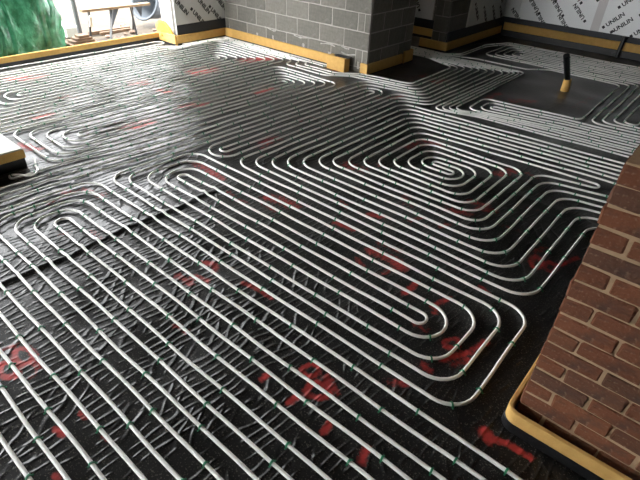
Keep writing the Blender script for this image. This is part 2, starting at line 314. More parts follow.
# ------------------------------------------------------------------ floor: black membrane, one surface, fine near the camera
PAINT = [
([(-19.9,2.6),(-19.6,2.4),(-19.7,2.1),(-20.1,1.9),(-20.5,2.0),(-20.8,2.2),(-20.8,2.5),(-20.4,2.7),(-19.9,2.6)],0.30,1.00),
([(-20.2,3.5),(-19.9,3.2),(-20.0,2.9),(-20.4,2.7),(-20.9,2.8),(-21.2,3.0),(-21.1,3.4),(-20.7,3.5),(-20.2,3.5)],0.28,0.90),
([(-19.9,3.2),(-19.3,3.3)],0.30,0.80),
([(-21.8,2.6),(-21.6,3.1)],0.30,0.80),
([(-19.4,3.4),(-19.0,2.8)],0.30,0.50),
([(-15.7,2.3),(-15.3,2.4)],0.28,0.90),
([(-15.7,3.4),(-15.3,3.4)],0.22,0.80),
([(-14.1,3.4),(-13.7,3.5)],0.20,0.50),
([(-13.7,1.4),(-13.5,1.4)],0.30,0.60),
([(-9.6,12.2),(-9.6,11.9),(-9.7,11.6),(-10.0,11.5),(-10.3,11.6),(-10.3,11.9),(-10.2,12.2),(-9.9,12.3),(-9.6,12.2)],0.22,1.00),
([(-8.5,11.6),(-8.4,11.2),(-8.6,10.9),(-9.0,10.7),(-9.3,10.8),(-9.4,11.2),(-9.2,11.6),(-8.8,11.7),(-8.5,11.6)],0.28,1.00),
([(-9.1,12.1),(-8.5,11.8)],0.35,0.80),
([(-8.8,12.1),(-8.1,11.7)],0.25,0.70),
([(-7.4,10.3),(-7.3,9.7)],0.28,1.00),
([(-5.5,10.4),(-5.3,9.8)],0.30,1.00),
([(-11.2,10.3),(-11.2,9.9)],0.30,1.00),
([(-9.4,10.3),(-9.4,9.8)],0.30,1.00),
([(-2.2,14.4),(-1.9,14.2)],0.45,1.00),
([(-1.9,14.2),(-1.3,14.5),(-0.2,14.6)],0.28,1.00),
([(-20.4,13.6),(-19.7,14.0),(-19.2,13.5)],0.40,0.80),
([(-20.5,11.8),(-19.2,11.8)],0.45,0.80),
([(-19.6,12.4),(-18.8,12.6)],0.45,0.80),
([(-17.7,10.8),(-17.2,11.6)],0.20,0.40),
([(-17.0,13.9),(-15.9,14.1),(-14.9,14.1)],0.33,0.80),
([(-17.1,9.3),(-16.3,9.4)],0.35,0.60),
([(-23.3,22.0),(-22.3,22.3),(-20.8,22.4)],0.90,0.62),
([(-22.9,21.0),(-21.5,20.9)],0.50,0.50),
([(-31.6,21.6),(-29.4,21.6),(-28.0,21.4)],0.70,0.70),
([(-24.6,20.3),(-23.8,20.4)],0.35,0.60),
([(-26.1,20.5),(-25.1,20.2)],0.40,0.50),
([(-19.0,25.4),(-18.2,25.1)],0.40,0.60),
([(-16.2,25.5),(-15.5,25.6)],0.45,0.80),
([(-17.2,22.7),(-15.9,22.9)],0.50,0.75),
([(-13.5,26.7),(-13.3,27.6)],0.35,0.60),
([(-11.7,27.4),(-11.4,28.1)],0.35,0.60),
([(-22.6,30.7),(-20.9,30.8)],0.80,0.55),
([(-21.1,32.5),(-20.4,32.6)],0.50,0.40),
([(-20.6,37.8),(-20.0,40.1),(-18.6,39.9)],0.80,0.60),
([(-15.6,28.4),(-14.6,28.5)],0.40,0.40),
([(-15.9,29.5),(-15.3,29.2)],0.40,0.50),
([(-13.4,21.9),(-12.1,21.9),(-11.0,21.6)],0.75,0.75),
([(-13.6,22.9),(-12.2,23.1)],0.50,0.60),
([(-9.6,19.7),(-9.6,21.0)],0.35,0.90),
([(-11.5,20.4),(-11.5,21.1)],0.35,0.70),
([(-7.9,19.9),(-7.5,21.1)],0.35,0.80),
([(-7.8,20.2),(-7.5,19.5)],0.30,0.60),
([(-7.8,18.0),(-7.1,18.0)],0.35,0.60),
([(-13.8,20.6),(-13.0,20.2)],0.35,0.50),
([(-5.4,18.3),(-5.3,18.0),(-5.5,17.8),(-5.8,17.6),(-6.0,17.8),(-6.0,18.1),(-5.8,18.4),(-5.6,18.5),(-5.4,18.3)],0.30,0.80),
([(-5.5,16.7),(-4.7,18.1),(-4.4,19.3)],0.34,0.80),
([(-6.0,15.8),(-5.6,15.7)],0.40,0.70),
([(-6.7,13.9),(-6.1,14.2)],0.50,0.45),
([(-4.9,16.8),(-4.5,17.6)],0.40,0.60),
([(-4.8,28.5),(-4.7,28.0),(-4.8,27.6),(-5.1,27.6),(-5.3,28.0),(-5.4,28.5),(-5.3,28.9),(-5.0,28.9),(-4.8,28.5)],0.25,0.80),
([(-3.9,28.6),(-3.9,28.2),(-4.0,27.8),(-4.2,27.8),(-4.5,28.1),(-4.5,28.6),(-4.4,28.9),(-4.1,28.9),(-3.9,28.6)],0.25,0.75),
([(-3.8,29.0),(-3.2,30.6)],0.22,0.80),
([(-6.6,23.3),(-6.0,23.0)],0.35,0.70),
([(-5.5,29.4),(-5.2,30.3)],0.30,0.50),
([(-12.1,38.6),(-11.6,39.9)],0.70,0.65),
([(-10.6,32.0),(-10.0,32.2)],0.60,0.70),
([(-11.8,32.5),(-10.7,32.7)],0.50,0.60),
([(-12.5,30.2),(-10.9,30.5)],0.50,0.55),
([(-10.4,40.5),(-9.6,40.3)],0.50,0.50),
([(-8.7,34.5),(-6.9,34.8)],0.30,0.35),
([(-8.6,30.7),(-7.2,30.8)],0.30,0.30),
([(-30.6,28.5),(-30.7,30.1)],0.80,0.70),
([(-29.9,27.9),(-30.7,29.4)],0.60,0.50),
([(-42.5,21.7),(-42.1,22.8),(-42.0,24.1)],1.10,0.80),
([(-45.0,13.4),(-43.7,13.5),(-43.3,14.0)],0.60,0.85),
([(-45.7,13.3),(-43.6,13.1)],0.40,0.60),
([(-34.4,11.7),(-33.9,12.8),(-32.2,13.4)],0.80,0.50),
([(-33.7,10.3),(-33.6,11.2)],0.40,0.40),
([(-28.1,10.6),(-26.9,10.5)],0.50,0.40),
([(-31.0,13.6),(-29.4,14.2)],0.50,0.30),
([(-64.7,19.9),(-63.6,21.0),(-63.1,23.4)],1.00,0.80),
([(-54.7,21.2),(-53.6,22.4)],1.00,0.55),
([(-50.6,16.9),(-50.5,18.2)],0.70,0.85),
([(-64.5,29.0),(-63.9,30.4)],1.00,0.50),
([(-53.4,29.5),(-52.9,30.6)],1.20,0.75),
([(-52.7,37.6),(-52.0,39.8)],1.20,0.80),
([(-49.6,30.3),(-48.6,30.9)],0.90,0.70),
([(-43.3,28.5),(-42.4,31.2)],1.00,0.60),
([(-41.3,37.9),(-41.7,40.1)],1.00,0.65),
([(-32.2,35.2),(-32.0,36.5)],0.80,0.40),
([(-31.1,24.4),(-31.5,25.5)],0.60,0.40),
([(-52.5,46.5),(-51.3,49.5)],1.60,0.80),
([(-63.0,47.3),(-61.1,47.6)],1.20,0.40),
([(-18.8,58.1),(-17.3,59.6)],1.00,0.55),
([(-21.7,57.0),(-21.5,60.0)],0.80,0.50),
([(-29.1,57.6),(-28.7,59.3)],0.90,0.60),
([(-31.9,55.8),(-31.9,59.6)],0.80,0.35),
([(-19.5,68.2),(-17.9,68.1)],0.70,0.30),
([(-12.8,61.0),(-12.5,68.0)],0.70,0.28),
([(-30.5,47.0),(-29.0,49.1)],0.80,0.50),
([(-31.5,41.5),(-31.5,43.0)],0.80,0.35),
([(-11.3,51.5),(-10.5,51.3)],0.50,0.50),
([(-42.3,52.1),(-41.2,52.0)],0.80,0.50),
([(-10.0,59.4),(-9.1,59.0)],0.50,0.30),
([(-7.5,51.6),(-5.8,52.0)],0.40,0.35),
([(2.4,16.7),(2.9,16.6)],0.30,0.20),
([(-10.9,19.1),(-10.4,19.0)],0.30,0.35),
([(-29.1,9.0),(-29.0,9.6)],0.40,0.30)]

def ridge_line(v): return -26.75 + .10*np.sin(v*.9) + .05*np.sin(v*2.3+1)
def ridge_h(u, v):
    w = np.clip((v-3.0)/1.5, 0, 1)*np.clip((21.0-v)/2.0, 0, 1)
    d = u-ridge_line(v)
    return .17*w*np.exp(-(d/.19)**2)
_ph = RNG.uniform(0, 6.28, 24); _kk = RNG.uniform(.25, 1.6, 24); _aa = RNG.uniform(0, 6.28, 24)
def undul(u, v):
    h = 0*u
    for p, k, a in zip(_ph, _kk, _aa): h = h + np.sin(k*(u*np.cos(a)+v*np.sin(a))+p)
    return np.clip(-.045-.014*h, -.16, .035)
def patch(u0, u1, v0, v1, step, flat=False):
    nu, nv = int(round((u1-u0)/step))+1, int(round((v1-v0)/step))+1
    U, Vv = np.meshgrid(np.linspace(u0, u1, nu), np.linspace(v0, v1, nv)); U = U.ravel(); Vv = Vv.ravel()
    if flat: Z = 0*U-.03
    else:
        edge = np.clip(np.minimum.reduce([U-u0, u1-U, Vv-v0, v1-Vv])/.8, 0, 1)
        Z = -.03 + edge*(undul(U, Vv)+.03) + ridge_h(U, Vv)
    i = np.arange((nu-1)*(nv-1)); r = i//(nu-1); c = i % (nu-1); a = r*nu+c
    return np.stack([U, Vv, Z], 1), np.stack([a, a+1, a+nu+1, a+nu], 1)
def build_floor():
    parts = [patch(-36, 8, -12, 36, .11), patch(-36, 8, 36, 93, .2), patch(-71, -36, -12, 54, .2), patch(-52, -36, 54, 93, .4),
             patch(-71, 46, -61, -12, 7, True), patch(8, 46, -12, 93, 7, True)]
    Vs, Fs, b = [], [], 0
    for V, F in parts: Vs.append(V); Fs.append(F+b); b += len(V)
    V = np.concatenate(Vs); F = np.concatenate(Fs)
    me = bpy.data.meshes.new('floor'); me.vertices.add(len(V)); me.vertices.foreach_set('co', (V*S).astype(np.float32).ravel())
    me.loops.add(F.size); me.loops.foreach_set('vertex_index', F.astype(np.int32).ravel())
    me.polygons.add(len(F)); me.polygons.foreach_set('loop_start', np.arange(0, F.size, 4, dtype=np.int32))
    me.update(calc_edges=True); me.polygons.foreach_set('use_smooth', np.ones(len(F), bool))
    paint = np.zeros(len(V), np.float32); u, v = V[:, 0], V[:, 1]
    for pts, w, s in PAINT:
        if min(p_[1] for p_ in pts) < 24: w *= .78
        pu = [p[0] for p in pts]; pv = [p[1] for p in pts]; m = 2.2*w
        sel = np.where((u > min(pu)-m) & (u < max(pu)+m) & (v > min(pv)-m) & (v < max(pv)+m))[0]
        if not len(sel): continue
        d = np.full(len(sel), 1e9)
        for (ax, ay), (bx, by) in zip(pts, pts[1:]):
            dx, dy = bx-ax, by-ay; L2 = dx*dx+dy*dy+1e-9
            t = np.clip(((u[sel]-ax)*dx+(v[sel]-ay)*dy)/L2, 0, 1)
            d = np.minimum(d, np.hypot(u[sel]-ax-t*dx, v[sel]-ay-t*dy))
        paint[sel] = np.maximum(paint[sel], s*np.clip(1.35-d/w, 0, 1))
    at = me.attributes.new('paint', 'FLOAT', 'POINT'); at.data.foreach_set('value', paint)
    cr = .26+.85*np.exp(-(((u+20)/9.0)**2+((v-11.5)/5.0)**2)) + .35*np.exp(-(((u+32)/5.0)**2+((v-13)/5.0)**2))
    cr = cr*np.clip(1.25-np.clip(v-24, 0, 30)/30, .3, 1)
    du = .03+.10*np.clip((-u-33)/12, 0, 1)*np.clip((56-v)/4, 0, 1)+.24*np.exp(-(((u+16.5)/5.5)**4+((v-65.5)/9.0)**4))  # far-left term paints membrane glare as beige; the rectangle term is dust
    at2 = me.attributes.new('dust_glare', 'FLOAT', 'POINT'); at2.data.foreach_set('value', du.astype(np.float32))
    at = me.attributes.new('crease', 'FLOAT', 'POINT'); at.data.foreach_set('value', cr.astype(np.float32))
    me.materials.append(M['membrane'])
    return tag(obj('floor', me), 'floor of black polythene membrane with sprayed red marks', kind='structure')
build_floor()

# ------------------------------------------------------------------ room shell
def structure(name, mb, m, label=None): return tag(mb.build(name, M[m]), label, kind='structure')
structure('ceiling', MB().box(-66, -38, -24, 94, 25, 26.5).box(-38, 46, -61, 94, 25, 26.5), 'ceil')  # unseen; outline cut open behind the camera at left to admit sky light
structure('wall_right', MB().box(45, 46.5, -61, 94, -.3, 25), 'plaster')
structure('wall_front', MB().box(-38, 45, -61, -59.5, -.3, 25), 'plaster')  # unseen; width set to keep sky light off faces turned right
structure('wall_left', MB().box(-71, -69.6, -59.5, -26, -.3, 25).box(-71, -69.6, -26, 43.6, 22, 25), 'plaster')

# bricks and blocks: a few shared meshes per size, one object per unit, children of their wall
_units = {}
def unit_mesh(kind, dx, dy, dz, m, n=4, c=.05, amp=.03):
    key = (kind, round(dx, 2), round(dy, 2), round(dz, 2))
    if key not in _units:
        L = []
        for k in range(n):
            mb = MB().box(0, dx, 0, dy, 0, dz, c)
            mb.V = [(x+random.uniform(-amp, amp), y+random.uniform(-amp, amp), z+random.uniform(-amp, amp)) for x, y, z in mb.V]
            o = mb.build('tmp', M[m]); L.append(o.data); bpy.data.objects.remove(o)
        _units[key] = L
    return random.choice(_units[key])
def unit(parent, name, x, y, z, dx, dy, dz, m, **k):
    return obj(name, unit_mesh(name, dx, dy, dz, m, **k), parent, (x, y, z))

# block wall: long face at v = 53.4 (looking towards -v), short face at u = -37.2 (looking towards +u)
wc = structure('wall_centre', MB().box(-65.4, -37.24, 53.445, 54.5, -.3, 25).box(-38.3, -37.24, 54.5, 64.0, -.3, 25), 'mortar', 'grey concrete block wall standing out as a corner in the middle of the room')
for r in range(12):
    z0 = -1.57+2.2*r; zb = max(z0+.06, -.1); dz = z0+2.2-.06-zb
    if dz < .1: continue
    if z0 > 24: break
    dz = min(dz, 25-zb)
    j = -58.1 if r % 2 == 0 else -56.0
    j -= 12.6
    edges = [e for e in (j+4.2*k for k in range(12)) if -65.2 < e < -38.2]
    ed = [-65.3]+edges+[-37.2]
    if r % 2 == 1: ed = [e for e in ed if abs(e+39.2) > .5]; ed = ed[:-1]+[-39.15, -38.1, -37.2]
    ed = sorted(set(round(e, 3) for e in ed))
    for a, b in zip(ed, ed[1:]):
        if b-a < .3: continue
        unit(wc, 'block', a+.06, 53.4+random.uniform(-.015, .015), zb, b-a-.12, .3, dz, 'block')
    w0 = 53.72 if r % 2 == 0 else 54.4
    ed = [53.72]+[w0+(4.2 if r % 2 == 0 else 2.1)+4.2*k for k in range(4)]
    ed = [e for e in ed if e < 63.2]+[64.0]
    for a, b in zip(ed, ed[1:]):
        unit(wc, 'block', -37.5, a+.06, zb, .3, b-a-.12, dz, 'block')
for k, (u, z, L) in enumerate([(-59.6, .9, 1.2), (-56.2, 2.75, 2.4), (-52.3, 1.0, .9), (-50.2, 2.7, 3.2), (-48.4, 1.5, .5), (-45.2, 2.6, 2.6), (-43.6, 1.4, .5), (-42.2, 2.75, 2.0), (-40.6, 1.2, .6), (-41.5, 2.0, 2.4), (-38.6, .9, .7), (-54.5, 1.6, .4), (-57.9, 1.5, .4)]):
    mb = MB(); n = 9; V = []
    for i in range(n):
        t = i/(n-1); w = .04+.11*random.random(); uu = u+L*t; zz = z+.12*math.sin(5*t+k)+(.0 if L > 1 else .8*(t-.5))
        if L <= 1: V += [(u+random.uniform(-.08, .08)-.18, 53.37, zz*1.0), (u+random.uniform(-.08, .08)+.18, 53.37, zz), (u, 53.31, zz)]
        else: V += [(uu, 53.37, zz-w), (uu, 53.37, zz+w), (uu, 53.30, zz)]
    F = []
    for i in range(n-1): F += [(3*i, 3*i+2, 3*i+5, 3*i+3), (3*i+2, 3*i+1, 3*i+4, 3*i+5)]
    tag(mb.add(V, F).build('mortar_smear', M['splash'], wc), 'pale smear of mortar')

# insulated walls with foil faced boards
def text_mesh(body, size):
    cu = bpy.data.curves.new('lettering', 'FONT'); cu.body = body; cu.size = size*S; cu.extrude = .0012; cu.resolution_u = 2; cu.align_x = 'LEFT'; cu.offset = .0026
    o = bpy.data.objects.new('tmp', cu); COL.objects.link(o); bpy.context.view_layer.update()
    me = bpy.data.meshes.new_from_object(o.evaluated_get(bpy.context.evaluated_depsgraph_get()))
    bpy.data.objects.remove(o); me.materials.clear(); me.materials.append(M['print']); return me
UNI = text_mesh('UNILIN', .86)
_sq = MB().box(-.62, -.24, .08, .5, -.01, .012).build('tmp', M['print']); LOGO = _sq.data; bpy.data.objects.remove(_sq)
def lettering(parent, pos, face, ang):
    """face 'y': printed on a surface looking to -v; 'x': on one looking to +u"""
    base = Matrix(((1, 0, 0), (0, 0, -1), (0, 1, 0))).to_4x4() if face == 'y' else Matrix(((0, 0, 1), (1, 0, 0), (0, 1, 0))).to_4x4()
    for nm, me in (('lettering', UNI), ('print_square', LOGO)):
        o = obj(nm, me, parent); o.matrix_local = Matrix.Translation([c*S for c in pos]) @ base @ Matrix.Rotation(ang, 4, 'Z')

# back wall v = 92.5
wb = structure('wall_back', MB().box(-37.5, 46, 93.0, 94.2, -.3, 25), 'plaster', 'back wall lined with silver foil boards')
for a, b in ((-36.9, -33.4), (-33.35, -20.55), (-20.5, -8.1), (-8.05, 4.3), (4.35, 16.7), (16.75, 29.1), (29.15, 41.5)):
    bd = MB().box(a, b, 92.55, 92.98, 2.1, 24.9, .03).build('foil_board', M['foil'], wb)
    if a < -10:
        left = a < -20.6
        rng = [(-20.97, 2.93), (-24.4, 2.84), (-28.26, 2.87), (-32.4, 2.7), (-22.5, 4.7) , (-26.1, 5.0), (-30.0, 4.8), (-23.9, 7.2), (-27.9, 7.0), (-31.8, 6.8), (-21.6, 7.9), (-25.6, 9.2), (-29.6, 9.0)] if left else [(-17.49, 3.35), (-18.86, 3.87), (-17.63, 6.94), (-14.56, 3.24), (-14.4, 6.3), (-11.6, 3.1), (-11.4, 6.2), (-16.6, 9.6), (-13.4, 9.2)]
        for u, z in rng:
            if a+.3 < u < b-.6: lettering(bd, (u, 92.54, z), 'y', math.radians(137 if left else 46))
MB().box(-21.2, -19.9, 92.5, 92.56, 2.3, 24.8).build('foil_tape', M['tape'], wb)
MB().box(-18.05, -17.55, 92.5, 92.56, 3.3, 3.55).build('print_mark', M['print'], wb)
MB().box(-36.8, 41.5, 92.42, 92.56, -.1, 3.0, .02).build('damp_course', M['dpc'], wb)

# side wall beyond the doorway, u = -36
ws = structure('wall_side', MB().box(-37.3, -36.12, 72.12, 93.0, -.3, 25).box(-38.5, -37.3, 72.12, 73.2, -.3, 25).box(-40.2, -38.5, 72.12, 73.0, -.3, 1.2), 'mortar', 'dark block side wall past the opening')
for r in range(12):
    z0 = -1.57+2.2*r; zb = max(z0+.06, -.1); dz = min(z0+2.2-.06, 25)-zb
    if dz < .1: continue
    off = 0 if r % 2 else 2.1
    ed = [72.35]+[e for e in (72+off+4.2*k for k in range(1, 3)) if e < 78]+[78.2]
    for a, b in zip(ed, ed[1:]):
        if b-a > .35: unit(ws, 'block', -36.3, a+.06, zb, .3, b-a-.12, dz, 'block')
    ed = [-38.5, -37.2, -36.0] if r % 2 else [-38.5, -36.0]
    for a, b in zip(ed, ed[1:]): unit(ws, 'block', a+.06, 72.0, zb, b-a-.12, .3, dz, 'block')
bd = MB().box(-36.1, -35.9, 78.3, 92.4, 2.4, 24.9, .03).build('foil_board', M['foil'], ws)
for v, z in ((80, 5.6), (83.5, 4.8), (87, 4.6), (90.2, 4.2), (88.5, 7.4)): lettering(bd, (-35.88, v, z), 'x', math.radians(-50))
MB().box(-36.0, -35.84, 78.1, 78.45, 2.3, 24.9).build('board_edge_trim', M['pvc'], ws)
MB().box(-36.1, -35.82, 72.4, 92.4, -.1, 2.9, .02).build('damp_course', M['dpc'], ws)
# passage seen through the opening
wp = structure('wall_passage', MB().box(-52, -40, 79.2, 80.4, -.3, 25).box(-53, -52, 54.5, 80.4, -.3, 25), 'mortar', 'wall at the end of the dark passage')
bd = MB().box(-46.2, -42.7, 78.95, 79.18, 2.6, 24.9, .03).build('foil_board', M['foil'], wp)
for u, z in ((-45.2, 4.6), (-44.2, 7.6)): lettering(bd, (u, 78.93, z), 'y', math.radians(120))
MB().box(-46.4, -41, 78.9, 79.18, -.1, 2.9, .02).build('damp_course', M['dpc'], wp)
for r in range(11):
    z0 = .63+2.2*r; dz = min(2.08, 25-z0)
    for a, b in ((-42.5, -40.1),) if r % 2 else ((-42.5, -41.4), (-41.4, -40.1)):
        unit(wp, 'block', a+.06, 78.95, z0+.06, b-a-.12, .3, dz, 'block')

# return wall with foil boards, u = -65
wl = structure('wall_return', MB().box(-66.2, -65.6, 44.2, 54.5, -.3, 25), 'plaster', 'short wall of silver insulation board beside the doorway')
bd = MB().box(-65.58, -65.35, 44.2, 53.5, 1.4, 24.9, .03).build('foil_board', M['foil'], wl)
for v, z in ((44.0, 6.15), (46.9, 4.35), (48.0, 5.9), (50.3, 4.35), (51.2, 6.1), (45.2, 8.2), (48.8, 8.1), (52.0, 8.0)): lettering(bd, (-65.33, v+.4, z-.2), 'x', math.radians(-48))
MB().box(-65.58, -65.28, 44.3, 53.5, -.1, 2.75, .02).build('damp_course', M['dpc'], wl)

# brick pier on the right
pr = structure('wall_pier', MB().box(-1.5, 6.6, 16.07, 22.2, -.2, 12.36).box(-.5, 6.6, 16.75, 22.2, 12.36, 25), 'brickmortar', 'red brick pier with buff mortar joints at the right')
BZ = .764; BH = .664
for r in range(33):
    z = -.56+BZ*r
    if z+BH < 0: continue
    top = z > 12.2
    if z > 24.4: break
    head = (r % 2 == 1)
    x = -1.56 if not top else (-.35 if z < 12.9 else -.8)
    wid = [1.02]+[2.15]*3 if head else [2.15]*3+[1.4]
    if top: wid = [1.5]+[2.15]*3 if head else [2.15]*3
    for w in wid:
        w = min(w, 6.7-x)
        if w < .3: break
        unit(pr, 'brick', x+random.uniform(-.02, .02), 16+random.uniform(-.025, .025), z+random.uniform(-.015, .015), w, 1.02 if not top else .8, BH, 'brick', n=5, c=.06, amp=.035)
        x += w+.10
    if not top:
        y = 17.14; wid = [1.1]+[2.15]*2 if not head else [2.15]*2+[1.0]
        if head:
            y = 17.14
        for w in wid:
            w = min(w, 22.2-y)
            if w < .3: break
            unit(pr, 'brick', -1.56+random.uniform(-.02, .02), y, z, .4, w, BH, 'brick', n=5, c=.06, amp=.03); y += w+.10

# ------------------------------------------------------------------ heating pipes (plan grid in decimetres; u along the room, v across it)
PR, PZ = .088, .115
def pz(u, v): return PZ + 1.0*float(ridge_h(np.array(u), np.array(v)))*.95
_cl = MB()
_n = 7
_V = []; _F = []
for i in range(_n):
    a = math.radians(-25+230*i/(_n-1)); 
    for r, x in ((.093, -.042), (.13, -.042), (.13, .042), (.093, .042)): _V.append((x, r*math.cos(a), r*math.sin(a)))
for i in range(_n-1):
    for j in range(4): _F.append((4*i+j, 4*i+(j+1) % 4, 4*i+4+(j+1) % 4, 4*i+4+j))
_F += [(0, 1, 2, 3), tuple(4*(_n-1)+j for j in (3, 2, 1, 0))]
_cl.add(_V, _F).box(-.028, .028, .09, .20, -.085, -.035).box(-.028, .028, -.20, -.09, -.085, -.035)
_o = _cl.build('tmp', M['clip']); CLIP = _o.data; bpy.data.objects.remove(_o)
CV = np.array([v.co[:] for v in CLIP.vertices]); CF = [tuple(p.vertices) for p in CLIP.polygons]
PIPES = []
def pipe(label, pts, r=1.15, group=None, wob=.04, cuts=None):
    P = densify(fillet(pts, r), .45)
    ph = [random.uniform(0, 6.28) for _ in range(4)]; s = 0; Q = []
    N = normals2(P)
    for i, (p, n) in enumerate(zip(P, N)):
        if i: s += (P[i]-P[i-1]).length
        o = wob*(.6*math.sin(s*.42+ph[0])+.4*math.sin(s*1.05+ph[1])); q = p+n*o
        z = pz(q.x, q.y)+.018*math.sin(s*.8+ph[2])+.012
        Q.append(Vector((q.x, q.y, z)))
    K = 8; V = []; F = []; org = Q[0].copy()
    for i, q in enumerate(Q):
        t = (Q[min(i+1, len(Q)-1)]-Q[max(i-1, 0)]).normalized(); a = Vector((-t.y, t.x, 0)).normalized(); b = t.cross(a)
        for k in range(K):
            w = 2*math.pi*k/K; V.append(q-org+a*(PR*math.cos(w))+b*(PR*math.sin(w)))
    for i in range(len(Q)-1):
        for k in range(K): F.append((i*K+k, i*K+(k+1) % K, (i+1)*K+(k+1) % K, (i+1)*K+k))
    F += [tuple(range(K))[::-1], tuple(range((len(Q)-1)*K, len(Q)*K))]
    o = tag(obj('heating_pipe', data('heating_pipe', V, F, M['pipe'], True), None, org), label, 'pipe', group)
    # clips every 37 cm or so, closer on the bends
    s = 0; nxt = random.uniform(.3, 3); far = []
    for i in range(1, len(Q)-1):
        s += (Q[i]-Q[i-1]).length
        t = (Q[i+1]-Q[i-1]).normalized(); bend = (Q[i+1]-Q[i]).normalized().dot((Q[i]-Q[i-1]).normalized()) < .993
        if s < nxt: continue
        nxt = s+(random.uniform(3.4, 4.0) if not bend else random.uniform(1.3, 2.0))
        q = Q[i]; inview = -72 < q.x < 5 and q.y > -1
        if not inview: continue
        rz = math.atan2(t.y, t.x)+random.uniform(-.28, .28)
        d = math.hypot(q.x, q.y)
        PIPES.append((d, o, q-org, rz))
    return o
def place_clips():
    PIPES.sort(key=lambda e: e[0]); far = {}
    for k, (d, o, p, rz) in enumerate(PIPES):
        if k < 480: obj('pipe_clip', CLIP, o, p, (0, 0, rz))
        else: far.setdefault(o.name, (o, []))[1].append((p, rz))
    for o, L in far.values():
        V = []; F = []
        for p, rz in L:
            c, s_ = math.cos(rz), math.sin(rz); b = len(V)
            for x, y, z in CV/S: V.append((x*c-y*s_+p[0], x*s_+y*c+p[1], z+p[2]))
            F += [tuple(i+b for i in f) for f in CF]
        tag(obj('pipe_clips', data('pipe_clips', V, F, M['clip']), o), kind='stuff')
def lerpu(v, base):          # the lines across the room drift a little towards the near edge
    return base - .62*max(0, min(1.6, (23-v)/8))
def B(u, v): return (lerpu(v, u), v)
OFF = 7.0
# foreground nest
pipe('white heating pipe, innermost long loop of the left foreground nest', [(OFF, 9.3), (-30.85, 9.3), (-30.85, 10.3), (OFF, 10.3)])
pipe('white heating pipe, second loop out of the left foreground nest', [(OFF, 8.2), (-31.85, 8.2), (-31.85, 11.2), (OFF, 11.2)], 1.3)
pipe('white heating pipe, third loop out of the left foreground nest', [(OFF, 7.25), (-32.75, 7.25), (-32.75, 12.25), (OFF, 12.25)], 1.5)
pipe('white heating pipe, fourth loop out of the left foreground nest', [(OFF, 6.35), (-33.75, 6.35), (-33.6, 13.25), (OFF, 13.25)], 1.6)
pipe('white heating pipe running straight nearest the bottom left corner', [(OFF, 1.62), (-45, 1.62)])
pipe('white heating pipe running straight second from the bottom left corner', [(OFF, .65), (-45, .65)])
# door side: eight lines bend into the far doorway, twelve tips there
VU = [-30.7, -29.8, -28.8, -28.0, -27.2, -26.4, -25.6, -24.95]; VV = [54.2, 53.4, 52.6, 51.9, 51.2, 50.4, 49.6, 48.9]
AV = [53.7, 52.7, 51.9, 51.0, 50.1, 49.2, 48.2, 47.4]
TU = [-30.8, -29.9, -29.2, -28.3, -27.4, -26.4, -25.5, -24.5, -23.9, -23.4, -22.95, -22.5]; TV = [65.2, 65.7, 66.5, 67.1, 67.5, 67.9, 68.4, 68.8, 69.3, 69.8, 70.2, 70.6]
def door(i): return [(TU[i], TV[i]), (-35.6, 66.95+.29*i), (-42, 66.9+.29*i)]
def valley(i): return [(-32, AV[i]+.1), (VU[i], VV[i])]+door(i)
RT = [1.5]*40
# circuit that winds through the big foreground spiral
pipe('white heating pipe winding through the long double spiral in the middle foreground', [(OFF, 5.45), (-34.75, 5.45), (-34.5, 14.25), (-3.3, 14.25), (-3.3, 22.9), (-33.3, 22.9), (-33.3, 15.95), (-5.35, 15.95), (-5.35, 20.9),
     (-31.35, 20.85), (-31.35, 17.9), (-7.45, 17.9), (-7.45, 18.85), (-30.5, 18.85), (-30.5, 19.78), (-6.4, 19.78), (-6.4, 17.0), (-32.35, 17.0), (-32.35, 21.9), (-4.35, 21.9), (-4.35, 15.15), (-34.2, 15.15),
     (-33.7, 49.0), (-30.9, 49.0), (-31.3, 24.5), (-32.2, 24.5), (-31.8, 48.1), (-32.8, 48.1), (-33.2, 23.6), (-30.3, 23.6), (-30.0, 49.3)]+valley(5)[1:], 1.45)
pipe('white heating pipe whose bend comes closest to the brick pier before turning under it', [(9, 35.5), (-3.8, 35.4), (-3.8, 23.85), (-29.4, 23.85), (-29.15, 48.4)]+valley(6)[1:], 1.6)
pipe('white heating pipe second out from the bend nearest the brick pier', [(9, 36.7), (-4.8, 36.3), (-4.8, 24.75), (-28.5, 24.75), (-28.3, 47.6)]+valley(7)[1:], 1.6)
for k, (lab, s_out, us, va, ul, top, vo) in enumerate([
    ('white heating pipe third out from the bend nearest the brick pier', 37.6, -5.8, 25.65, -27.5, 47.1, 48.5),
    ('white heating pipe fourth out from the bend nearest the brick pier', 38.7, -6.8, 26.6, -26.55, 46.1, 47.5),
    ('white heating pipe fifth out from the bend nearest the brick pier', 39.7, -7.85, 27.55, -25.6, 45.2, 46.6),
    ('white heating pipe sixth out from the bend nearest the brick pier', 40.9, -8.8, 28.6, -24.7, 44.25, 45.7)]):
    ps = 37.2-.35 if k == 0 else 37.9+.8*(k-1)
    pipe(lab, [(9, s_out+.2), (-3, s_out), (us, [37.1, 37.95, 38.8, 39.6][k]), (us, va), (ul, va), (ul+.1, top), (9, vo+.5)], 1.6)
